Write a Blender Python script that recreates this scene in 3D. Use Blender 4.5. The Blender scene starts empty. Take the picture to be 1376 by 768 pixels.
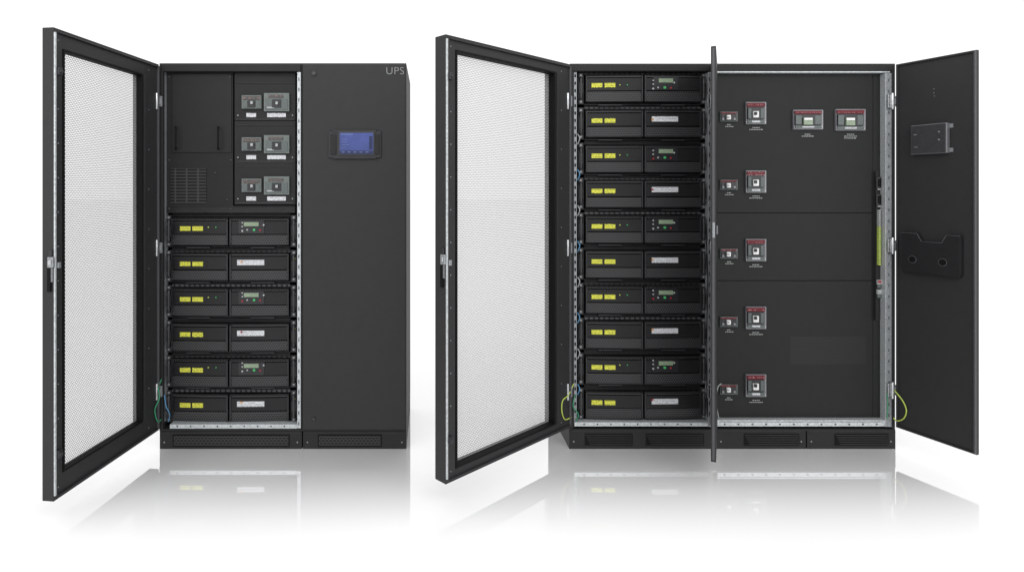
import bpy, math, random
from mathutils import Vector
random.seed(7)
S=2.0/519; D=800.0; PP=580.0; HZ=255.0; FY=603.0; FH=FY-HZ
scene=bpy.context.scene
COL=scene.collection
# ------------------------------------------------------------------ materials
MATS={}
def nt(name):
    m=bpy.data.materials.new(name); m.use_nodes=True
    return m,m.node_tree.nodes,m.node_tree.links,m.node_tree.nodes['Principled BSDF']
def mat(name,col,rough=.5,metal=0.0,spec=.3,var=.12,bump=0.0,scale=60,emit=0,bscale=1500):
    m,n,l,b=nt(name)
    tc=n.new('ShaderNodeTexCoord')
    nz=n.new('ShaderNodeTexNoise'); nz.inputs['Scale'].default_value=scale; nz.inputs['Detail'].default_value=5
    l.new(tc.outputs['Object'],nz.inputs['Vector'])
    mr=n.new('ShaderNodeMapRange'); mr.inputs['To Min'].default_value=1-var; mr.inputs['To Max'].default_value=1+var
    mr.inputs['From Min'].default_value=.3; mr.inputs['From Max'].default_value=.7
    l.new(nz.outputs['Fac'],mr.inputs['Value'])
    vm=n.new('ShaderNodeVectorMath'); vm.operation='SCALE'; vm.inputs[0].default_value=col[:3]
    l.new(mr.outputs['Result'],vm.inputs['Scale']); l.new(vm.outputs['Vector'],b.inputs['Base Color'])
    b.inputs['Roughness'].default_value=rough; b.inputs['Metallic'].default_value=metal
    b.inputs['Specular IOR Level'].default_value=spec
    if emit:
        l.new(vm.outputs['Vector'],b.inputs['Emission Color']); b.inputs['Emission Strength'].default_value=emit
    if bump:
        n2=n.new('ShaderNodeTexNoise'); n2.inputs['Scale'].default_value=bscale
        l.new(tc.outputs['Object'],n2.inputs['Vector'])
        bp=n.new('ShaderNodeBump'); bp.inputs['Strength'].default_value=bump; bp.inputs['Distance'].default_value=.0005
        l.new(n2.outputs['Fac'],bp.inputs['Height']); l.new(bp.outputs['Normal'],b.inputs['Normal'])
    MATS[name]=m; return m
def M2(n,l,op,a,b=None):
    x=n.new('ShaderNodeMath'); x.operation=op
    for i,v in enumerate((a,b)):
        if v is None: continue
        if isinstance(v,(int,float)): x.inputs[i].default_value=v
        else: l.new(v,x.inputs[i])
    return x.outputs[0]
def hexdist(n,l,pitch):
    uv=n.new('ShaderNodeUVMap'); sp=n.new('ShaderNodeSeparateXYZ'); l.new(uv.outputs[0],sp.inputs[0])
    u=M2(n,l,'DIVIDE',sp.outputs[0],pitch); v=M2(n,l,'DIVIDE',sp.outputs[1],pitch)
    r3=math.sqrt(3); ds=[]
    for ou,ov in ((0,0),(.5,r3/2)):
        a=M2(n,l,'SUBTRACT',M2(n,l,'FLOORED_MODULO',M2(n,l,'ADD',u,ou),1.0),.5)
        c=M2(n,l,'SUBTRACT',M2(n,l,'FLOORED_MODULO',M2(n,l,'ADD',v,ov),r3),r3/2)
        ds.append(M2(n,l,'SQRT',M2(n,l,'ADD',M2(n,l,'MULTIPLY',a,a),M2(n,l,'MULTIPLY',c,c))))
    return M2(n,l,'MINIMUM',ds[0],ds[1])
def perforated(name,pitch,r,col,transparent=True,holecol=(.002,.002,.002),spec=.3):
    m,n,l,b=nt(name)
    d=hexdist(n,l,pitch); h=M2(n,l,'LESS_THAN',d,r)
    b.inputs['Roughness'].default_value=.45; b.inputs['Specular IOR Level'].default_value=spec
    out=n['Material Output']
    if transparent:
        b.inputs['Base Color'].default_value=(*col,1)
        t=n.new('ShaderNodeBsdfTransparent'); mx=n.new('ShaderNodeMixShader')
        l.new(h,mx.inputs[0]); l.new(b.outputs[0],mx.inputs[1]); l.new(t.outputs[0],mx.inputs[2]); l.new(mx.outputs[0],out.inputs[0])
    else:
        mx=n.new('ShaderNodeMix'); mx.data_type='RGBA'
        l.new(h,mx.inputs[0]); mx.inputs[6].default_value=(*col,1); mx.inputs[7].default_value=(*holecol,1)
        l.new(mx.outputs[2],b.inputs['Base Color'])
    MATS[name]=m
def slots(name,pu,pv,fu,fv,base,slot,off=0.5):
    m,n,l,b=nt(name)
    uv=n.new('ShaderNodeUVMap'); sp=n.new('ShaderNodeSeparateXYZ'); l.new(uv.outputs[0],sp.inputs[0])
    v=M2(n,l,'DIVIDE',sp.outputs[1],pv)
    row=M2(n,l,'MULTIPLY',M2(n,l,'FLOORED_MODULO',M2(n,l,'FLOOR',v),2.0),off)
    u=M2(n,l,'ADD',M2(n,l,'DIVIDE',sp.outputs[0],pu),row)
    a=M2(n,l,'LESS_THAN',M2(n,l,'FRACT',u),fu); c=M2(n,l,'LESS_THAN',M2(n,l,'FRACT',v),fv)
    h=M2(n,l,'MULTIPLY',a,c)
    mx=n.new('ShaderNodeMix'); mx.data_type='RGBA'; l.new(h,mx.inputs[0])
    mx.inputs[6].default_value=(*base,1); mx.inputs[7].default_value=(*slot,1)
    l.new(mx.outputs[2],b.inputs['Base Color']); b.inputs['Roughness'].default_value=.5; b.inputs['Specular IOR Level'].default_value=.2
    MATS[name]=m
def printed(name,base,ink,pu=1.2,pv=2.2,fv=.4,dens=.52):
    m,n,l,b=nt(name)
    uv=n.new('ShaderNodeUVMap'); mp=n.new('ShaderNodeSeparateXYZ'); l.new(uv.outputs[0],mp.inputs[0])
    v=M2(n,l,'DIVIDE',mp.outputs[1],pv)
    band=M2(n,l,'LESS_THAN',M2(n,l,'FRACT',v),fv)
    cb=n.new('ShaderNodeCombineXYZ'); l.new(M2(n,l,'DIVIDE',mp.outputs[0],pu),cb.inputs[0]); l.new(M2(n,l,'FLOOR',v),cb.inputs[1])
    nz=n.new('ShaderNodeTexNoise'); nz.inputs['Scale'].default_value=.9; nz.inputs['Detail'].default_value=0; l.new(cb.outputs[0],nz.inputs['Vector'])
    h=M2(n,l,'MULTIPLY',band,M2(n,l,'GREATER_THAN',nz.outputs['Fac'],1-dens))
    mx=n.new('ShaderNodeMix'); mx.data_type='RGBA'; l.new(h,mx.inputs[0])
    mx.inputs[6].default_value=(*base,1); mx.inputs[7].default_value=(*ink,1)
    l.new(mx.outputs[2],b.inputs['Base Color']); b.inputs['Roughness'].default_value=.45; b.inputs['Specular IOR Level'].default_value=.2
    MATS[name]=m
mat('black_powder_coat',(.017,.017,.0175),.55,0,.16,.05,.25,30)
mat('door_powder_coat',(.022,.022,.023),.5,0,.2,.05,.25,25)
mat('panel_powder_coat',(.0155,.0163,.0158),.55,0,.14,.05,.2,20)
mat('module_plastic',(.012,.012,.013),.42,0,.22,.12,.2,40)
mat('pocket_plastic',(.012,.012,.013),.5,0,.2,.08,.2,40)
mat('deep_black',(.005,.005,.005),.6,0,.1,.1)
mat('edge_grey',(.060,.060,.064),.45,0,.3,.1)
mat('bracket_grey',(.024,.024,.026),.45,0,.25,.1)
mat('rim_grey',(.030,.030,.032),.4,0,.32,.15)
mat('galvanised_steel',(.40,.42,.43),.42,.35,.5,.25,.3,120,0,500)
mat('zinc_dull',(.22,.23,.24),.45,.4,.5,.25,.3,150,0,500)
mat('box_metal',(.13,.13,.14),.4,.3,.5,.2,.3,150,0,500)
mat('chrome',(.46,.47,.48),.25,.9,.5,.15)
mat('white_plastic',(.62,.63,.62),.4,0,.4,.05)
mat('pale_plastic',(.30,.31,.31),.4,0,.4,.08)
mat('breaker_grey',(.075,.09,.087),.4,0,.35,.1)
mat('breaker_cover',(.105,.122,.116),.3,0,.35,.15)
mat('breaker_lilac',(.15,.15,.163),.3,0,.5,.10)
mat('breaker_black',(.016,.016,.018),.35,0,.35,.1)
mat('red',(.25,.02,.03),.4,0,.3,.1)
mat('green',(.05,.32,.10),.4,0,.3,.1)
mat('orange',(.50,.22,.06),.4,0,.3,.1)
mat('lcd',(.17,.22,.15),.3,0,.4,.15)
mat('yellow_cable',(.36,.46,.08),.45,0,.3,.1)
mat('green_cable',(.03,.22,.11),.45,0,.3,.1)
mat('blue_cable',(.08,.22,.38),.45,0,.3,.1)
mat('screen_blue',(.032,.046,.155),.2,0,.4,.30,0,9,.5)
mat('screen_dark',(.010,.015,.055),.2,0,.4,.1,0,9,.4)
mat('screen_light',(.10,.13,.26),.2,0,.4,.1,0,9,.5)
mat('lettering_grey',(.20,.205,.205),.5,0,.3,.05)
perforated('perforated_sheet',2.35,.35,(.30,.30,.305))
perforated('module_grille',3.3,.37,(.050,.050,.053),False)
slots('vent_slots',5,3.4,.74,.55,(.030,.030,.031),(.002,.002,.002))
slots('rail_slots',7,9,.62,.35,(.008,.008,.009),(.075,.075,.08),0)
slots('louvre_slots',15.4,4.2,.86,.6,(.034,.034,.035),(.003,.003,.003),0)
slots('faint_vent',3.2,5,.55,.4,(.0155,.0163,.0158),(.0135,.0142,.0138))
printed('yellow_label',(.54,.54,.06),(.16,.16,.04))
printed('white_label',(.50,.51,.53),(.22,.22,.24))
printed('red_print',(.10,.012,.018),(.30,.17,.18),.9,3.5,.4,.4)
printed('muted_print',(.06,.062,.06),(.22,.12,.11),1.2,3,.5,.45)

# ------------------------------------------------------------------ builder
ORI={}
class MB:
    def __init__(s): s.v=[];s.f=[];s.m=[];s.uv=[];s.names=[];s.sm=[]
    def mi(s,m):
        if m not in s.names: s.names.append(m)
        return s.names.index(m)
    def add(s,pts,uvs,faces,m,smooth=False):
        b=len(s.v); s.v+=pts; s.uv+=uvs; k=s.mi(m)
        for f in faces: s.f.append([b+i for i in f]); s.m.append(k); s.sm.append(smooth)
    BF=[(0,1,2,3),(5,4,7,6),(4,0,3,7),(1,5,6,2),(3,2,6,7),(4,5,1,0)]
    def wbox(s,X0,X1,Z0,Z1,Y0,Y1,m):
        p=[(X0,Y0,Z0),(X1,Y0,Z0),(X1,Y0,Z1),(X0,Y0,Z1),(X0,Y1,Z0),(X1,Y1,Z0),(X1,Y1,Z1),(X0,Y1,Z1)]
        s.add(p,[(a[0]+a[1],a[2]) for a in p],s.BF,m)
    def box(s,x0,y0,x1,y1,d,t,m):
        K=(D+d)/D
        s.wbox((x0-PP)*K,(x1-PP)*K,(HZ-y1)*K+FH,(HZ-y0)*K+FH,d,d+t,m)
    def disc(s,x,y,d,r,t,m,n=14):
        K=(D+d)/D; X=(x-PP)*K; Z=(HZ-y)*K+FH; p=[];
        for yy in (d,d+t):
            for i in range(n):
                a=2*math.pi*i/n; p.append((X+r*math.cos(a),yy,Z+r*math.sin(a)))
        fs=[tuple(range(n))]+[(i,i+n,(i+1)%n+n,(i+1)%n) for i in range(n)]
        s.add(p,[(q[0],q[2]) for q in p],fs,m)
    def tubew(s,P,r,m,n=8):
        P=[Vector(p) for p in P]; pts=[]
        for i,p in enumerate(P):
            t=(P[min(i+1,len(P)-1)]-P[max(i-1,0)]).normalized()
            a=t.cross(Vector((0,1,0)));
            if a.length<.05: a=t.cross(Vector((1,0,0)))
            a.normalize(); b=t.cross(a)
            for k in range(n):
                an=2*math.pi*k/n; pts.append(tuple(p+a*r*math.cos(an)+b*r*math.sin(an)))
        fs=[]
        for i in range(len(P)-1):
            for k in range(n): fs.append((i*n+k,i*n+(k+1)%n,(i+1)*n+(k+1)%n,(i+1)*n+k))
        fs.append(tuple(range(n))[::-1]); fs.append(tuple((len(P)-1)*n+k for k in range(n)))
        s.add(pts,[(q[0],q[2]) for q in pts],fs,m,True)
    def tube(s,P,r,m):
        Q=[]
        for x,y,d in P:
            K=(D+d)/D; Q.append(Vector(((x-PP)*K,d,(HZ-y)*K+FH)))
        if len(Q)>2:
            E=[Q[0]]+Q+[Q[-1]]; R=[]
            for i in range(1,len(E)-2):
                for k in range(6):
                    t=k/6; a,b,c,e=E[i-1],E[i],E[i+1],E[i+2]
                    R.append(.5*((2*b)+(c-a)*t+(2*a-5*b+4*c-e)*t*t+(3*b-a-3*c+e)*t**3))
            R.append(Q[-1]); Q=R
        s.tubew(Q,r,m)
    def done(s,name,parent=None,bevel=0,label=None):
        xs=[v[0] for v in s.v]; ys=[v[1] for v in s.v]; zs=[v[2] for v in s.v]
        o=Vector(((min(xs)+max(xs))/2,(min(ys)+max(ys))/2,min(zs)))*S
        me=bpy.data.meshes.new(name)
        me.from_pydata([tuple(Vector(v)*S-o) for v in s.v],[],s.f)
        for nm in s.names: me.materials.append(MATS[nm])
        me.polygons.foreach_set('material_index',s.m); me.polygons.foreach_set('use_smooth',s.sm)
        ul=me.uv_layers.new(name='UVMap')
        for lp in me.loops: ul.data[lp.index].uv=s.uv[lp.vertex_index]
        me.update()
        ob=bpy.data.objects.new(name,me); COL.objects.link(ob)
        ORI[ob]=o
        if parent: ob.parent=parent; ob.location=o-ORI[parent]
        else: ob.location=o
        if bevel:
            b=ob.modifiers.new('bevel','BEVEL'); b.width=bevel*S; b.segments=2; b.limit_method='ANGLE'; b.angle_limit=math.radians(50)
        if label: ob['label']=label
        return ob
def lines(mb,xc,y,w,d,m='pale_plastic',rows=2,dy=2.6):
    for r in range(rows):
        ww=w*(.55 if r==0 else 1); x=xc-ww/2
        while x<xc+ww/2-1:
            q=random.uniform(1.2,3.2); q=min(q,xc+ww/2-x)
            mb.box(x,y+r*dy,x+q,y+r*dy+.9,d,.3,m); x+=q+.7
# ------------------------------------------------------------------ doors
class DF:
    def __init__(s,hx,tipx,ratio,side,hd=-1.0):
        s.hx=hx-PP; s.hd=hd; dd=D*(1-1/ratio); s.tx=(tipx-PP)/ratio; s.td=-dd
        a=Vector((s.tx-s.hx,s.td-hd)); s.L=a.length; s.u=a/s.L
        s.n=Vector((-s.u.y,s.u.x)) if side=='L' else Vector((s.u.y,-s.u.x))
    def p(s,u,z,w): q=Vector((s.hx,s.hd))+s.u*u+s.n*w; return (q.x,q.y,z)
    def img(s,x,y):
        xr=x-PP; ax=s.u.x; ay=s.u.y
        u=(xr*(D+s.hd)-D*s.hx)/(D*ax-xr*ay)
        return u,(HZ-y)*(D+s.hd+ay*u)/D+FH
    def box(s,mb,u0,u1,z0,z1,w0,w1,m):
        p=[s.p(u0,z0,w1),s.p(u1,z0,w1),s.p(u1,z1,w1),s.p(u0,z1,w1),s.p(u0,z0,w0),s.p(u1,z0,w0),s.p(u1,z1,w0),s.p(u0,z1,w0)]
        uv=[(u0,z0),(u1,z0),(u1,z1),(u0,z1)]*2
        mb.add(p,uv,mb.BF,m)
    def disc(s,mb,u,z,w,r,t,m,n=14):
        p=[];uv=[]
        for ww in (w+t,w):
            for i in range(n):
                a=2*math.pi*i/n; p.append(s.p(u+r*math.cos(a),z+r*math.sin(a),ww)); uv.append((u,z))
        mb.add(p,uv,[tuple(range(n))]+[(i,i+n,(i+1)%n+n,(i+1)%n) for i in range(n)],m)
ZT=HZ-87+FH
def mesh_door(parent,df,zb,th,mx0,mx1,my_t,my_b,label,lockpx):
    L=df.L
    uo,zt1=df.img(mx0,my_t); ui,_=df.img(mx1,my_t)
    _,zb1=df.img(mx0,my_b)
    mb=MB()
    df.box(mb,uo,L,zb,ZT,-th,0,'door_powder_coat')
    df.box(mb,0,ui,zb,ZT,-th,0,'door_powder_coat')
    df.box(mb,ui,uo,zt1,ZT,-th,0,'door_powder_coat')
    df.box(mb,ui,uo,zb,zb1,-th,0,'door_powder_coat')
    g=2.4
    df.box(mb,uo-g,uo-.2,zb1,zt1,-th*.6,1.2,'deep_black'); df.box(mb,ui+.2,ui+g,zb1,zt1,-th*.6,1.2,'deep_black')
    df.box(mb,ui+g,uo-g,zt1-g,zt1-.2,-th*.6,1.2,'deep_black'); df.box(mb,ui+g,uo-g,zb1+.2,zb1+g,-th*.6,1.2,'deep_black')
    df.box(mb,3,5,zb+3,ZT-3,0,3,'edge_grey'); df.box(mb,ui-4,ui-3,zb1,zt1,0,2,'bracket_grey')
    df.box(mb,3,L-6,ZT-5,ZT-3.6,0,3,'bracket_grey'); df.box(mb,3,L-6,zb+3.6,zb+5,0,3,'bracket_grey')
    for z in [zb+12+i*(ZT-zb-24)/13 for i in range(14)]: df.disc(mb,(L+uo)/2,z,.1,.8,.4,'zinc_dull',8)
    for z in [zb+12+i*(ZT-zb-24)/9 for i in range(10)]: df.disc(mb,ui*.62,z,.1,.8,.4,'zinc_dull',8)
    door=mb.done('door',parent,.7,label)
    mb=MB(); p=[df.p(ui,zb1,-th*.5),df.p(uo,zb1,-th*.5),df.p(uo,zt1,-th*.5),df.p(ui,zt1,-th*.5)]
    mb.add(p,[(ui,zb1),(uo,zb1),(uo,zt1),(ui,zt1)],[(0,1,2,3)],'perforated_sheet'); mb.done('perforated_panel',door)
    mb=MB(); df.box(mb,L-1.6,L+.4,zb+6,ZT-5,.4,2.2,'galvanised_steel'); mb.done('locking_rod',door,.3)
    ul,zl=df.img(*lockpx)
    # slim latch on the free edge of the door
    mb=MB(); wc=-th*.22
    df.box(mb,L+.1,L+3.0,zl-3,zl+8,wc-2.0,wc+4.6,'zinc_dull')
    df.box(mb,L+3.1,L+4.0,zl,zl+5,wc-.5,wc+3.0,'chrome')
    df.box(mb,L+.1,L+2.2,zl-1,zl+4,wc-4.4,wc-2.2,'breaker_black')
    df.box(mb,L+.1,L+2.4,zl-28,zl-3.4,wc-3.0,wc+.8,'deep_black')
    df.box(mb,L+.1,L+2.0,zl-18,zl-3.4,wc+1.0,wc+3.2,'box_metal')
    df.box(mb,L+.1,L+2.2,zl+8.4,zl+15,wc-1,wc+2.6,'breaker_black')
    df.box(mb,L-5.5,L-1.8,zl-4,zl+2,2.3,4.2,'zinc_dull')
    mb.done('lock_handle',door,.5)
    for zz in (ZT-45,zb+48):
        mb=MB(); df.box(mb,L-7,L-1.8,zz-4,zz+4,.5,5,'breaker_black'); df.disc(mb,L-4,zz,5,2.2,1.6,'bracket_grey'); mb.done('locking_latch',door,.5)
    return door
def hinges(parent,x0,x1,ys,d=-10,flip=1):
    for y in ys:
        mb=MB(); xm=(x0+x1)/2
        mb.box(x0,y-9,xm-1,y+9,d+3,3,'chrome'); mb.box(xm+1.2,y-7,x1,y+7,d+5,4,'zinc_dull')
        mb.tube([(xm,y-11,d+3),(xm,y+11,d+3)],1.9,'chrome')
        for s in (-5,5): mb.disc(x0+1.8,y+s,d+2.5,1.0,.8,'edge_grey',8); mb.disc(x1-2,y+s,d+4.5,1.0,.8,'edge_grey',8)
        mb.done('hinge',parent,.5)
def empty(name,x,d,label,cat,group=None):
    e=bpy.data.objects.new(name,None); COL.objects.link(e); e.empty_display_size=.2
    o=Vector(((x-PP)*S,d*S,0)); e.location=o; ORI[e]=o
    e['label']=label; e['category']=cat
    if group: e['group']=group
    return e
DEP=150
def shell(mb,x0,x1,ytop,dep=DEP):
    yb=579
    mb.box(x0,ytop,x0+3,yb,0,dep,'black_powder_coat'); mb.box(x1-3,ytop,x1,yb,0,dep,'black_powder_coat')
    X0=(x0-PP);X1=(x1-PP);zt=HZ-ytop+FH;zb=HZ-yb+FH
    mb.wbox(X0+3,X1-3,zt-3,zt,0,dep,'black_powder_coat'); mb.wbox(X0+3,X1-3,zb,zb+3,0,dep,'black_powder_coat')
    mb.wbox(X0+3,X1-3,zb+3,zt-3,dep-3,dep,'deep_black')
# ------------------------------------------------------------------ power module
def module(parent,x,y,kind,W=172.0,H=45.5,d=14,lx=(13,30),labw=14,odd=0):
    f=W/172.0
    def bow(xx): return d-3-3.5*(1-((xx-W/2)/(W/2))**2)
    mb=MB()
    mb.box(x+9*f,y+1.5,x+W-9*f,y+H-1,d+4,DEP-30,'deep_black')
    for a in (0,W-8*f):
        mb.box(x+a,y+1.5,x+a+8*f,y+H-1.0,d,2.5,'module_plastic')
        mb.box(x+a,y+1.5,x+a+1,y+H-1.0,d-1.5,1.6,'rim_grey'); mb.box(x+a+7.2*f,y+1.5,x+a+8*f,y+H-1.0,d-1.5,1.6,'rim_grey')
        for yy in (y+5,y+H-5):
            mb.box(x+a+1.2,yy-3,x+a+8*f-1.2,yy+3,d-5,5.2,'rim_grey')
            mb.disc(x+a+4*f,yy,d-6,1.6,1.2,'zinc_dull',8)
    mb.box(x+8.5*f,y+.8,x+W-8.5*f,y+4.2,d+.5,4,'rail_slots')
    mb.box(x+8.5*f,y-.6,x+W-8.5*f,y+.2,d-1,5,'rim_grey')
    for cx in (.25,.74): mb.box(x+W*cx-16,y+H-1.4,x+W*cx+16,y+H+.2,d-5,5,'bracket_grey')
    mb.box(x+8.5*f,y+H-1.8,x+W-8.5*f,y+H-.8,d-.5,4,'rim_grey')
    mod=mb.done('power_module',parent,.35)
    for a in (2.2*f,W-6.2*f):
        mb=MB(); xx=x+a+2*f
        mb.tube([(xx,y+9,d),(xx,y+9.5,d-9),(xx,y+12,d-12),(xx,y+H-12,d-12),(xx,y+H-9.5,d-9),(xx,y+H-9,d)],1.7,'rim_grey')
        mb.box(xx-2.8,y+H/2-7,xx+2.8,y+H/2+7,d-13.5,3,'module_plastic'); mb.done('handle',mod,.4)
    K=(D+d)/D
    def curved(mb,xa,xb,ya,yb,off,m,n=8):
        pts=[];uv=[];fs=[]
        for i in range(n+1):
            xx=xa+(xb-xa)*i/n; dd=bow(xx)-off
            X=(x+xx-PP)*K
            for yy,ee in ((ya,3),(ya+.6,0),(yb-.6,0),(yb,3)):
                pts.append((X,dd+ee,(HZ-(y+yy))*K+FH)); uv.append((x+xx,-(y+yy)))
        for i in range(n):
            for k in range(3): fs.append((i*4+k,i*4+k+1,(i+1)*4+k+1,(i+1)*4+k))
        fs.append((0,1,2,3)); fs.append((n*4+3,n*4+2,n*4+1,n*4))
        mb.add(pts,uv,fs,m)
    for xa,xb in ((9.5*f,84*f),(86.5*f,W-9.5*f)):
        mb=MB()
        curved(mb,xa,xb,9.3,H-18.5,0,'module_plastic'); curved(mb,xa,xb,H-18.2,H-4,-.4,'module_grille')
        curved(mb,xa,xb,6.0,9.1,-.4,'module_grille')
        curved(mb,xa,xb,5.0,6.2,1.6,'rim_grey'); curved(mb,xa,xb,H-4.6,H-3.4,1.0,'bracket_grey')
        curved(mb,xa,xa+1.6,6.0,H-4,1.4,'bracket_grey',n=1); curved(mb,xb-1.6,xb,6.0,H-4,1.4,'bracket_grey',n=1)
        mb.done('front_cover',mod)
    y0=16
    for i,a in enumerate(lx):
        mb=MB(); curved(mb,a*f,(a+labw)*f,y0,y0+7.0,.8,'yellow_label',n=2)
        mb.done('warning_label',mod)
    def dot(mb,px,py,r,m,e=3): mb.disc(x+px,y+py,bow(px)-e,r,1.5,m,10)
    if kind=='lcd':
        mb=MB(); a=98*f
        curved(mb,a,a+33*f,8.5,26.5,.9,'breaker_black',n=2)
        curved(mb,a+7*f,a+26*f,10.2,16.7,1.6,'lcd',n=1)
        dot(mb,a+9*f,21.5,1.1,'pale_plastic',2.2); dot(mb,a+18*f,21.5,1.8,'green',2.2); dot(mb,a+26*f,22,1.3,'red',2.2); dot(mb,a+2.5*f,12,1.0,'pale_plastic',2.2)
        dot(mb,a+2.5*f,17,1.0,'pale_plastic',2.2); dot(mb,a+2.5*f,23,1.3,'red' if odd%4 else 'pale_plastic',2.2); dot(mb,a+30.5*f,15,1.2,'pale_plastic',2.2)
        mb.done('control_display',mod)
        mb=MB(); dot(mb,56*f,18,.8,'yellow_cable',1.5); mb.done('indicator_light',mod)
        mb=MB(); dot(mb,66*f,18,.8,'green',1.5); mb.done('indicator_light',mod)
    else:
        mb=MB(); curved(mb,96*f,131*f,13.5,21.5,.8,'white_label',n=2)
        mb.disc(x+99.5*f,y+17.5,bow(100*f)-1.4,1.4,1,'orange' if odd%3 else 'red',8)
        mb.done('rating_label',mod)
    return mod
# ------------------------------------------------------------------ breakers
def breaker(parent,x0,y0,x1,y1,d,style):
    w=x1-x0;h=y1-y0; mb=MB(); xc=(x0+x1)/2
    if style=='lilac':
        mb.box(x0,y0,x1,y1,d-3,4,'breaker_lilac')
        mb.box(x0+1.6,y0+1.2,x1-1.6,y0+h*.22,d-5,2.2,'red_print')
        mb.box(x0+2.4,y0+h*.24,x1-2.4,y1-h*.22,d-5.5,3,'breaker_black')
        mb.box(x0+3,y0+h*.28,x0+w*.28,y1-h*.26,d-6,1,'breaker_grey'); mb.box(x1-w*.28,y0+h*.28,x1-3,y1-h*.26,d-6,1,'breaker_grey')
        mb.box(x0+2.4,y1-h*.19,x1-2.4,y1-1.5,d-5,2.4,'breaker_grey')
        mb.box(x0+w*.3,y1-h*.17,x1-w*.3,y1-2.4,d-5.4,1,'white_label')
        for xx in (x0+1.4,x1-1.4): mb.disc(xx,y1-3,d-3.8,.9,1,'chrome',8)
    elif style=='grey':
        mb.box(x0,y0,x1,y1,d-3,4,'breaker_cover')
        if w<30:
            mb.box(x0+1.5,y0+1.5,x1-1.5,y0+h*.34,d-4,1.4,'muted_print')
            mb.box(x0+1.5,y0+h*.38,x0+w*.3,y1-1.5,d-4,1.4,'breaker_grey'); mb.box(x1-w*.3,y0+h*.38,x1-1.5,y1-1.5,d-4,1.4,'breaker_grey')
            mb.box(x0+w*.32,y0+h*.38,x1-w*.32,y1-1.5,d-4.4,1.6,'breaker_black')
        else:
            mb.box(x0+6,y0+2.5,x1-8,y0+h*.26,d-4,1.4,'muted_print')
            mb.box(x0+2,y0+h*.32,x1-2,y1-2,d-4,1.4,'breaker_grey')
            mb.box(x0+w*.32,y0+h*.36,x1-w*.32,y1-h*.2,d-4.8,1.6,'breaker_black'); mb.box(x0+4,y1-6,x0+14,y1-4,d-4.4,.6,'pale_plastic')
    else:
        mb.box(x0,y0,x1,y1,d-3,4,'breaker_grey')
        mb.box(x0+1,y0+.8,x1-1,y0+h*.22,d-4.2,1.6,'red_print')
        mb.box(x0+1.5,y0+h*.27,x1-1.5,y1-1.2,d-4.4,1.6,'breaker_black')
        mb.box(x0+2.5,y0+h*.62,x0+w*.24,y1-2,d-4.8,1,'breaker_lilac'); mb.box(x1-w*.24,y0+h*.62,x1-2.5,y1-2,d-4.8,1,'breaker_lilac')
    b=mb.done('circuit_breaker',parent,.5)
    mb=MB(); yc=y0+h*.54
    if w>36:
        mb.box(xc-w*.15,yc-h*.14,xc+w*.15,yc+h*.22,d-8,4,'lcd'); mb.box(xc-w*.14,yc-h*.13,xc+w*.14,yc-h*.02,d-9,1.2,'white_plastic')
    elif style=='lilac':
        s=3.7; mb.box(xc-s,yc-s*1.05,xc+s,yc+s*1.25,d-8,4,'white_plastic'); mb.box(xc-s*.45,yc-s*.8,xc+s*.45,yc+s*.3,d-10.5,3,'breaker_black')
    elif style=='grey':
        s=1.6; mb.box(xc-s,yc-s*1.2,xc+s,yc+s*1.3,d-7.5,4,'pale_plastic')
    else:
        s=2.5; mb.box(xc-s,yc-s*1.1,xc+s,yc+s*1.3,d-8,4,'white_plastic'); mb.box(xc-s*.5,yc-s*.3,xc+s*.5,yc+s*.5,d-9.5,2,'pale_plastic')
    mb.done('toggle_lever',b,.4)
    return b
# ================================================================== CABINET ONE
c1=empty('ups_cabinet',380,0,'black steel cabinet with one perforated door open and touch screen','electrical cabinet','open power supply cabinets')
mb=MB(); shell(mb,214,546,85)
mb.box(217,85.8,404,96,-1,10,'black_powder_coat')
mb.box(214.6,96,219,577,-1,10,'black_powder_coat')
mb.box(404.5,86,407,577,.5,DEP-20,'black_powder_coat')
mb.done('body',c1,.6)
mb=MB(); mb.box(399.4,97,404,575,-1.5,12,'galvanised_steel')
for i in range(34): mb.box(400.8,104+i*14,402.2,109+i*14,-1.9,.5,'edge_grey')
mb.done('mounting_rail',c1,.4)
mb=MB(); mb.box(228,569.8,399.1,575.5,-1.5,12,'galvanised_steel')
for i in range(9): mb.disc(238+i*18,572.5,-2,1.2,.6,'edge_grey',8)
mb.done('bottom_rail',c1,.4)
mb=MB(); mb.box(219.3,97,221.6,566,4,10,'zinc_dull')
for i in range(46): mb.box(219.9,100+i*10,221.1,104+i*10,3.6,.5,'deep_black')
mb.done('mounting_rail',c1)
def plinth(parent,x0,x1,y0,y1,vents,dep=DEP,slats=False):
    mb=MB(); mb.box(x0,y0,x1,y1,1,dep-4,'black_powder_coat')
    mb.box(x0+2,y0+1.5,x1-2,y0+2.6,.3,1,'bracket_grey')
    for xx in (x0+6,x1-6): mb.disc(xx,(y0+y1)/2+3,.3,1.1,1,'zinc_dull',8)
    p=mb.done('plinth',parent,.8)
    for v in vents:
        mb=MB(); mb.box(v[0],v[1],v[2],v[3],.4,1.5,'deep_black')
        if slats:
            k=0; yy=v[1]+1.6
            while yy<v[3]-1.5:
                mb.box(v[0]+1+k*1.4,yy,v[2]-1,yy+.8,-.4,1.2,'bracket_grey'); yy+=2.9; k+=1
        else: mb.box(v[0]+1.5,v[1]+1.5,v[2]-1.5,v[3]-1.5,.1,1,'vent_slots')
        mb.done('ventilation_grille',p)
plinth(c1,214.5,405.5,579,603,[(232,583.5,389,600)])
plinth(c1,407,546,579,603,[(427,583.5,513,600)])
mb=MB(); mb.box(224,97,313,284,9,4,'panel_powder_coat'); mb.box(231,99,311,205,7.5,2,'black_powder_coat')
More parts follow.
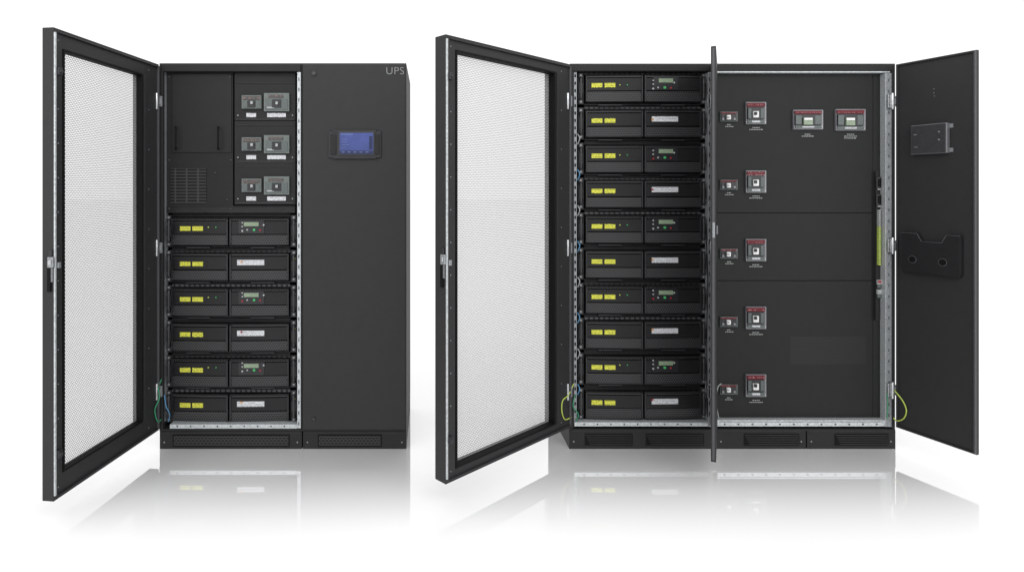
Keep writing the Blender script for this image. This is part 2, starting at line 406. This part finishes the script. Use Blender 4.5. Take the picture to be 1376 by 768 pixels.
for xx,yy in ((227,103),(309,103),(227,215),(310,215),(227,280),(310,280),(289,232),(305,268)): mb.disc(xx,yy,7,1.1,2,'edge_grey',8)
ap=mb.done('access_panel',c1,.6)
for xx in (236,293):
    mb=MB(); mb.tube([(xx,171,7),(xx,172,1),(xx,175,-1),(xx,196,-1),(xx,199,1),(xx,200,7)],1.2,'deep_black'); mb.done('handle',ap)
mb=MB(); mb.box(229,226,277,273,8,2,'louvre_slots'); mb.done('ventilation_grille',ap)
for i,y0 in enumerate((111,167.5,223)):
    mb=MB(); mb.box(315,y0-(13 if i==0 else 5),397,y0+52-(1 if i<2 else 0),9,4,'black_powder_coat'); mb.box(317,y0,395,y0+1.2,7.8,1.4,'bracket_grey')
    mb.box(317,y0+49,395,y0+49.8,7.8,1.4,'edge_grey')
    mb.disc(319.5,y0+44,8,1.1,1.4,'zinc_dull',8); mb.disc(393,y0+44,8,1.1,1.4,'zinc_dull',8)
    t=mb.done('breaker_panel',c1,.5)
    breaker(t,324.5,y0+17,351,y0+35,8,'grey'); breaker(t,354.5,y0+14,388.5,y0+38.5,8,'grey')
    mb=MB(); mb.box(331,y0+41,344,y0+46.5,7.8,1,'white_label'); mb.done('paper_label',t)
    mb=MB(); mb.box(359,y0+41,384,y0+46.5,7.8,1,'white_label'); mb.done('paper_label',t)
mb=MB(); mb.box(224,278,396.5,286,8,6,'module_plastic'); mb.box(224,276.8,396.5,277.8,7,6,'bracket_grey'); mb.done('cable_shelf',c1,.3)
for r in range(6):
    module(c1,222.3,287.2+r*47.1,'lcd' if r%2==0 else 'tag',176.5,45.8,14,lx=(21,37.5),odd=r)
mb=MB(); mb.box(406.5,86,545,577,-3,5,'door_powder_coat'); cd=mb.done('closed_door',c1,1.0,'plain closed black door with touch screen')
mb=MB()
mb.box(441,176,512,212,-6,4,'breaker_black'); mb.box(447,174.5,506,178,-6.8,4,'breaker_black'); mb.box(447,210,506,213.5,-6.8,4,'breaker_black')
mb.box(444,180,452,208,-7,3,'module_plastic'); mb.box(504,180,510,208,-7,3,'module_plastic')
mb.box(454.5,176.5,503.5,209.5,-7,3,'rim_grey')
ts=mb.done('touch_screen',cd,.9)
mb=MB(); mb.box(456.5,178.5,501.5,207,-7.6,1,'screen_blue'); mb.box(456.5,202.5,501.5,207,-7.9,.4,'screen_dark')
mb.box(458,180,474,180.8,-7.9,.4,'screen_light'); mb.box(496,183,500.5,201,-7.9,.4,'screen_dark')
for i in range(4): mb.box(459,187+i*3.6,459+random.uniform(6,12),187.4+i*3.6,-7.9,.4,'screen_light')
for i in range(5): mb.box(459+i*8,204,463+i*8,204.8,-8.2,.3,'screen_light')
mb.done('display_glass',ts)
mb=MB(); mb.disc(421.5,98.5,-4.5,3.6,2,'breaker_black',20); mb.disc(421.5,98.5,-5.3,1.8,1,'edge_grey',12); mb.done('door_lock',cd,.4)
mb=MB(); mb.disc(421.5,563,-4.5,2.6,2,'breaker_black',20); mb.disc(421.5,563,-5,1.1,1,'edge_grey',12); mb.done('door_lock',cd,.3)
cu=bpy.data.curves.new('lettering','FONT'); cu.body='UPS'; cu.size=1.0; cu.extrude=.01; cu.align_x='CENTER'; cu.space_character=1.08; cu.offset=-.012
tmp=bpy.data.objects.new('tmp',cu); COL.objects.link(tmp); bpy.context.view_layer.update()
me=bpy.data.meshes.new_from_object(tmp.evaluated_get(bpy.context.evaluated_depsgraph_get())); bpy.data.objects.remove(tmp)
xs=[v.co.x for v in me.vertices]; ys=[v.co.y for v in me.vertices]
K=(D-3.6)/D; sx=(23.5*K)/(max(xs)-min(xs)); sy=(9.5*K)/(max(ys)-min(ys)); cx=(max(xs)+min(xs))/2;
X=(531-PP)*K; Z=(HZ-100)*K+FH
o=Vector((X,-3.6,Z))*S
for v in me.vertices:
    v.co=Vector(((v.co.x-cx)*sx,-v.co.z*20,(v.co.y-min(ys))*sy))*S
me.materials.clear(); me.materials.append(MATS['lettering_grey'])
t=bpy.data.objects.new('lettering',me); COL.objects.link(t); t.parent=cd; t.location=o-ORI[cd]; t['label']='UPS in thin grey capital letters'
df1=DF(214,72,1.3,'L')
ZB1=HZ-577+FH
d1=mesh_door(c1,df1,ZB1,13,84,191,66,634,'open door with light perforated steel panel',(68,356))
hinges(d1,204,217,(136,333,526))
mb=MB(); mb.tube([(219,505,2),(213,520,-6),(214,535,-12),(208,550,-14),(212,566,-8),(219,560,4)],.8,'green_cable'); mb.done('earth_cable',c1)
mb=MB(); mb.tube([(221,530,2),(223,545,-2),(228,556,2),(226,566,4)],.7,'blue_cable'); mb.done('earth_cable',c1)
for yy in range(300,560,47):
    mb=MB(); mb.tube([(397,yy,6),(394,yy+4,1),(397,yy+8,6)],.6,'yellow_cable' if yy%2 else 'zinc_dull'); mb.done('cable_tie',c1)

# ================================================================== CABINET TWO
c2=empty('ups_cabinet',985,0,'wide black double cabinet with three open doors and breakers','electrical cabinet','open power supply cabinets')
mb=MB(); shell(mb,766,1203,85.5)
mb.box(766.8,86.3,1202,95.5,-1,10,'black_powder_coat')
mb.box(766.5,95.5,771,575,-1,10,'black_powder_coat')
mb.box(1198.5,95.5,1202.5,575,-1,10,'black_powder_coat')
mb.box(952,97,957,575,10,DEP-20,'black_powder_coat')
mb.box(963,98.4,1190,563.5,11.5,2,'deep_black')
mb.done('body',c2,.6)
mb=MB(); mb.box(771.3,97,775,566,3,10,'zinc_dull')
for i in range(46): mb.box(772.1,100+i*10,774,104+i*10,2.6,.5,'deep_black')
mb.done('mounting_rail',c2)
for k,yy in enumerate(range(180,540,48)):
    mb=MB(); mb.tube([(776,yy,4),(779,yy+6,0),(776,yy+14,4)],.7,'blue_cable' if k%2 else 'pale_plastic'); mb.done('cable_tie',c2)
mb=MB(); mb.box(952,97,954.6,573,-1,10,'zinc_dull'); mb.box(954.6,97,962,573,1,8,'galvanised_steel')
for i in range(32): mb.box(952.6,104+i*14.5,953.8,109+i*14.5,-1.5,.6,'deep_black')
mb.done('mounting_rail',c2,.4)
mb=MB(); mb.box(772,567,951.8,572.5,-1,12,'galvanised_steel')
for i in range(9): mb.disc(785+i*18,569.8,-1.6,1.2,.7,'edge_grey',8)
mb.done('bottom_rail',c2,.4)
for r in range(10):
    module(c2,776.5,96.2+r*47.0,'lcd' if r%2==0 else 'tag',173.5,45.5,14,lx=(17,34),odd=r)
mb=MB(); mb.box(962.8,96,1196,97.6,-.5,10,'galvanised_steel'); mb.done('top_rail',c2)
mb=MB(); mb.box(1191,98.2,1198.2,573,-1,10,'zinc_dull'); mb.box(1190,98.2,1191,573,-2,10,'galvanised_steel')
for i in range(32): mb.box(1194,106+i*14.5,1195.4,110+i*14.5,-1.5,.6,'edge_grey')
mb.done('mounting_rail',c2,.3)
mb=MB(); mb.box(962.8,564,1189.7,572.5,-1,12,'galvanised_steel'); mb.box(966,566,1186,566.7,-1.4,.5,'edge_grey')
for i in range(12): mb.disc(974+i*18.6,569.8,-1.6,1.2,.7,'edge_grey',8)
mb.done('bottom_rail',c2,.4)
def plate(y0,y1,x0=963.2,x1=1172.9):
    mb=MB(); mb.box(x0,y0,x1,y1,8,3,'panel_powder_coat')
    for xx in (x0+4,(x0+x1)/2,x1-4):
        for yy in (y0+4,y1-4): mb.disc(xx,yy,7.5,.9,1,'bracket_grey',8)
    return mb.done('cover_plate',c2,.35)
p1=plate(98.5,285.8); p2=plate(286.5,376.6); p3=plate(377.3,563.5)
mb=MB(); mb.box(1062,452,1164,489,7.94,.3,'faint_vent'); mb.done('ventilation_grille',p3)
rows=[(150,137,p1),(241.5,229,p1),(334,321,p2),(425.5,412,p3),(516.5,503,p3)]
for ys_,yl,pl in rows:
    breaker(pl,968,ys_,991.5,ys_+13.5,8,'dark'); breaker(pl,1002.5,yl,1030,yl+30,8,'lilac')
    mb=MB(); lines(mb,980,ys_+17,11,7.6); mb.done('caption',pl)
    mb=MB(); lines(mb,1016,yl+34,18,7.6); mb.done('caption',pl)
breaker(p1,1066.5,147.5,1106.5,174,8,'lilac'); breaker(p1,1123.5,146.5,1163.5,175.5,8,'lilac')
for xx in (1086,1143):
    mb=MB(); lines(mb,xx,180,17,7.6,rows=2 if xx<1100 else 3); mb.done('caption',p1)
mb=MB(); mb.box(1173.4,98.5,1189.6,563.5,8,3,'panel_powder_coat'); mb.box(1177,229,1187.5,430,7.2,1.2,'black_powder_coat')
sp=mb.done('terminal_strip',c2,.35)
mb=MB(); mb.tube([(1174.8,230,5),(1174.8,430,5)],.7,'deep_black'); mb.done('vertical_rod',sp)
for yy in (238,261):
    mb=MB(); mb.box(1178,yy,1186,yy+15,5.2,2,'rim_grey'); mb.box(1179.5,yy+2,1184.5,yy+13,4.8,2,'deep_black'); mb.box(1180,yy+15.5,1184,yy+17,5,2,'pale_plastic'); mb.done('socket',sp,.3)
mb=MB(); mb.box(1180.6,282,1183.8,304,4,3,'pale_plastic'); mb.box(1180.6,304.3,1183.8,356,4,3,'yellow_cable')
for i in range(24): mb.box(1180.3,284+i*3,1184.1,284.9+i*3,3.5,1,'edge_grey')
mb.done('terminal_block',sp)
for yy,mm in ((376,'red'),(389,'pale_plastic')):
    mb=MB(); mb.box(1179.5,yy,1185.5,yy+6,4,3,'pale_plastic'); mb.box(1180.5,yy+1,1184.5,yy+4,3,2,mm); mb.box(1179.5,yy+6,1185.5,yy+11,4.6,2,'breaker_grey'); mb.done('switch',sp,.3)
plinth(c2,765,962,577,603,[(786,582.5,850,598),(868,582.5,946,598)],slats=True)
plinth(c2,963,1083,577,603,[(1000,582.5,1074,598)],slats=True)
plinth(c2,1084.5,1203.5,577,603,[(1122,582.5,1194,598)],slats=True)
df2=DF(767,599,1.244,'L')
ZB2=HZ-573+FH
d2=mesh_door(c2,df2,ZB2,17,612,746,67,629,'open door with light perforated steel panel',(596,352))
hinges(d2,757,769,(136,333,526))
df3=DF(957.5,955.2,1.147,'L')
mb=MB(); df3.box(mb,0,df3.L,ZB2,ZT,0,5.5,'door_powder_coat'); df3.box(mb,df3.L-.4,df3.L+.5,ZB2+2,ZT-2,1.4,4,'edge_grey')
d3=mb.done('door',c2,.8,'solid narrow door swung straight out')
mb=MB(); df3.box(mb,df3.L+.5,df3.L+1.2,ZB2+262,ZB2+280,1.6,4.4,'zinc_dull'); df3.box(mb,df3.L-8,df3.L-2,ZB2+266,ZB2+276,5.6,7.4,'box_metal'); mb.done('lock_handle',d3,.4)
hinges(d3,951,962,(136,333,526),-4)
df4=DF(1203,1312.5,1.12,'R')
L=df4.L
mb=MB(); df4.box(mb,0,L,ZB2,ZT,-4.5,0,'door_powder_coat')
df4.box(mb,L-2,L,ZB2+1,ZT-1,.1,2.5,'edge_grey'); df4.box(mb,2,L-2.2,ZT-3,ZT-1,.1,2.5,'door_powder_coat'); df4.box(mb,2,L-2.2,ZB2+1,ZB2+3,.1,2.5,'door_powder_coat'); df4.box(mb,2,4,ZB2+3.2,ZT-3.2,.1,2.5,'door_powder_coat')
ud,zd=df4.img(1255,125)
for a,b in ((0,5),(.5,-4),(0,0)): df4.disc(mb,ud+a,zd+b,.1,.6,.3,'zinc_dull',8)
d4=mb.done('door',c2,.8,'solid open door with document pocket and small box')
hinges(d4,1193.5,1205,(136,330,524),-8)
u0,z0=df4.img(1228,207); u1,z1=df4.img(1277,167); um,zm=df4.img(1252,187)
zc=zm; hh=19
mb=MB(); df4.box(mb,u0,u1,zc-hh,zc+hh,.3,6.5,'box_metal'); bx=mb.done('control_box',d4,.8)
mb=MB(); df4.box(mb,u0+1.2,u1-1.4,zc-hh+1.4,zc+hh-1.2,6.6,7.6,'rim_grey')
df4.box(mb,u0+4,u0+8,zc+6,zc+7,7.7,8,'zinc_dull'); df4.box(mb,u0+5,u0+9,zc-10,zc-9.2,7.7,8,'zinc_dull')
df4.disc(mb,u1-8,zc+8,7.7,1.0,.8,'zinc_dull',10); df4.disc(mb,u1-8,zc-2,7.7,1.0,.8,'zinc_dull',10)
mb.done('box_cover',bx,.3)
for uu,zz in ((u1+1.5,zc+15),(u1+1.5,zc-15)):
    mb=MB(); df4.box(mb,u1,u1+3.5,zz-2.5,zz+2.5,.3,1.5,'zinc_dull'); mb.done('mounting_tab',bx)
ua,_=df4.img(1216,340); ub,_=df4.img(1295,340); uc,zcc=df4.img(1255,342)
zl=zcc-25; zh=zcc+26; W_=ub-ua
prof=[(0,zl+3),(2,zl),(W_-2,zl),(W_,zl+3),(W_,zh),(.78*W_,zh),(.70*W_,zh-10),(.36*W_,zh-10),(.28*W_,zh),(0,zh)]
mb=MB(); n=len(prof); pts=[df4.p(ua+a,b,w) for w in (7,.4) for a,b in prof]
mb.add(pts,[(a,b) for a,b in prof]*2,[tuple(range(n))]+[(i,i+n,(i+1)%n+n,(i+1)%n) for i in range(n)],'pocket_plastic')
rim=prof[4:]
for (a0,b0),(a1,b1) in zip(rim[:-1],rim[1:]):
    mb.tubew([df4.p(ua+a0,b0,7),df4.p(ua+a1,b1,7)],.4,'edge_grey',6)
dp=mb.done('document_pocket',d4,.3)
for fx in (.2,.72):
    mb=MB(); df4.disc(mb,ua+W_*fx,zcc-8,7.02,4.8,.3,'edge_grey',24); df4.disc(mb,ua+W_*fx,zcc-8,7.35,4.1,.1,'deep_black',24); mb.done('finger_hole',dp)
mb=MB(); mb.tube([(1198,520,0),(1206,529,-8),(1214,540,-14),(1218,552,-16),(1214,562,-12),(1205,565,-4),(1200,560,0)],.8,'yellow_cable'); mb.done('earth_cable',c2)
mb=MB(); mb.tube([(1192,528,-3),(1193,545,-4),(1192,562,-3)],.6,'green_cable'); mb.done('earth_cable',c2)
mb=MB(); mb.tube([(771,515,0),(764,530,-8),(756,538,-14),(755,552,-18),(759,563,-12),(768,560,-2)],.8,'yellow_cable'); mb.done('earth_cable',c2)
mb=MB(); mb.tube([(773,530,2),(770,545,-3),(777,556,0),(774,566,2)],.7,'green_cable'); mb.done('earth_cable',c2)
mb=MB(); mb.tube([(969,515,4),(964,522,-4),(963,545,-5),(966,562,0)],.7,'pale_plastic'); mb.done('earth_cable',c2)
mb=MB(); mb.tube([(948,300,2),(951,380,-3),(949,470,-2),(951,560,0)],.6,'deep_black'); mb.done('earth_cable',c2)

# ------------------------------------------------------------------ floor
m,n,l,b=nt('glossy_white_floor')
n.remove(b); out=n['Material Output']
tc=n.new('ShaderNodeTexCoord'); sp_=n.new('ShaderNodeSeparateXYZ'); l.new(tc.outputs['Object'],sp_.inputs[0])
mr=n.new('ShaderNodeMapRange'); mr.interpolation_type='SMOOTHSTEP'
mr.inputs['From Min'].default_value=-.86; mr.inputs['From Max'].default_value=-.02; mr.inputs['To Min'].default_value=0; mr.inputs['To Max'].default_value=.54
l.new(sp_.outputs[1],mr.inputs['Value'])
df_=n.new('ShaderNodeBsdfDiffuse'); df_.inputs[0].default_value=(.84,.84,.845,1)
gl=n.new('ShaderNodeBsdfGlossy'); gl.inputs[0].default_value=(1,1,1,1); gl.inputs['Roughness'].default_value=.004
mx=n.new('ShaderNodeMixShader'); l.new(mr.outputs[0],mx.inputs[0]); l.new(df_.outputs[0],mx.inputs[1]); l.new(gl.outputs[0],mx.inputs[2]); l.new(mx.outputs[0],out.inputs[0])
me=bpy.data.meshes.new('floor'); R=80
me.from_pydata([(-R,-R,0),(R,-R,0),(R,R,0),(-R,R,0)],[],[(0,1,2,3)]); me.materials.append(m)
fo=bpy.data.objects.new('floor',me); COL.objects.link(fo); fo['kind']='structure'; fo['label']='glossy white studio floor'
# ------------------------------------------------------------------ world, lamps, camera
w=bpy.data.worlds.new('World'); scene.world=w; w.use_nodes=True
bg=w.node_tree.nodes['Background']; bg.inputs[0].default_value=(1,1,1,1); bg.inputs[1].default_value=1.18
def area(name,loc,tgt,sx,sy,p):
    ld=bpy.data.lights.new(name,'AREA'); ld.shape='RECTANGLE'; ld.size=sx; ld.size_y=sy; ld.energy=p
    o=bpy.data.objects.new(name,ld); COL.objects.link(o); o.location=loc
    o.rotation_euler=(Vector(tgt)-Vector(loc)).to_track_quat('-Z','Y').to_euler()
area('softbox',(.4,-3.2,3.4),(.4,0,1.0),6,1.6,80)
area('softbox',(-3.2,-3.8,1.8),(0,0,1.1),1.4,2.2,40)
area('softbox',(4.2,-3.8,1.8),(1,0,1.1),1.4,2.2,40)
cam=bpy.data.cameras.new('camera'); co=bpy.data.objects.new('camera',cam); COL.objects.link(co)
cam.sensor_width=36; cam.lens=36*D/1376; cam.shift_x=(688-PP)/1376; cam.shift_y=-(384-HZ)/1376
cam.clip_end=500; cam.clip_start=.05
co.location=(0,-D*S,FH*S); co.rotation_euler=(math.pi/2,0,0)
scene.camera=co
scene.view_settings.view_transform='Standard'; scene.view_settings.look='None'; scene.view_settings.exposure=0
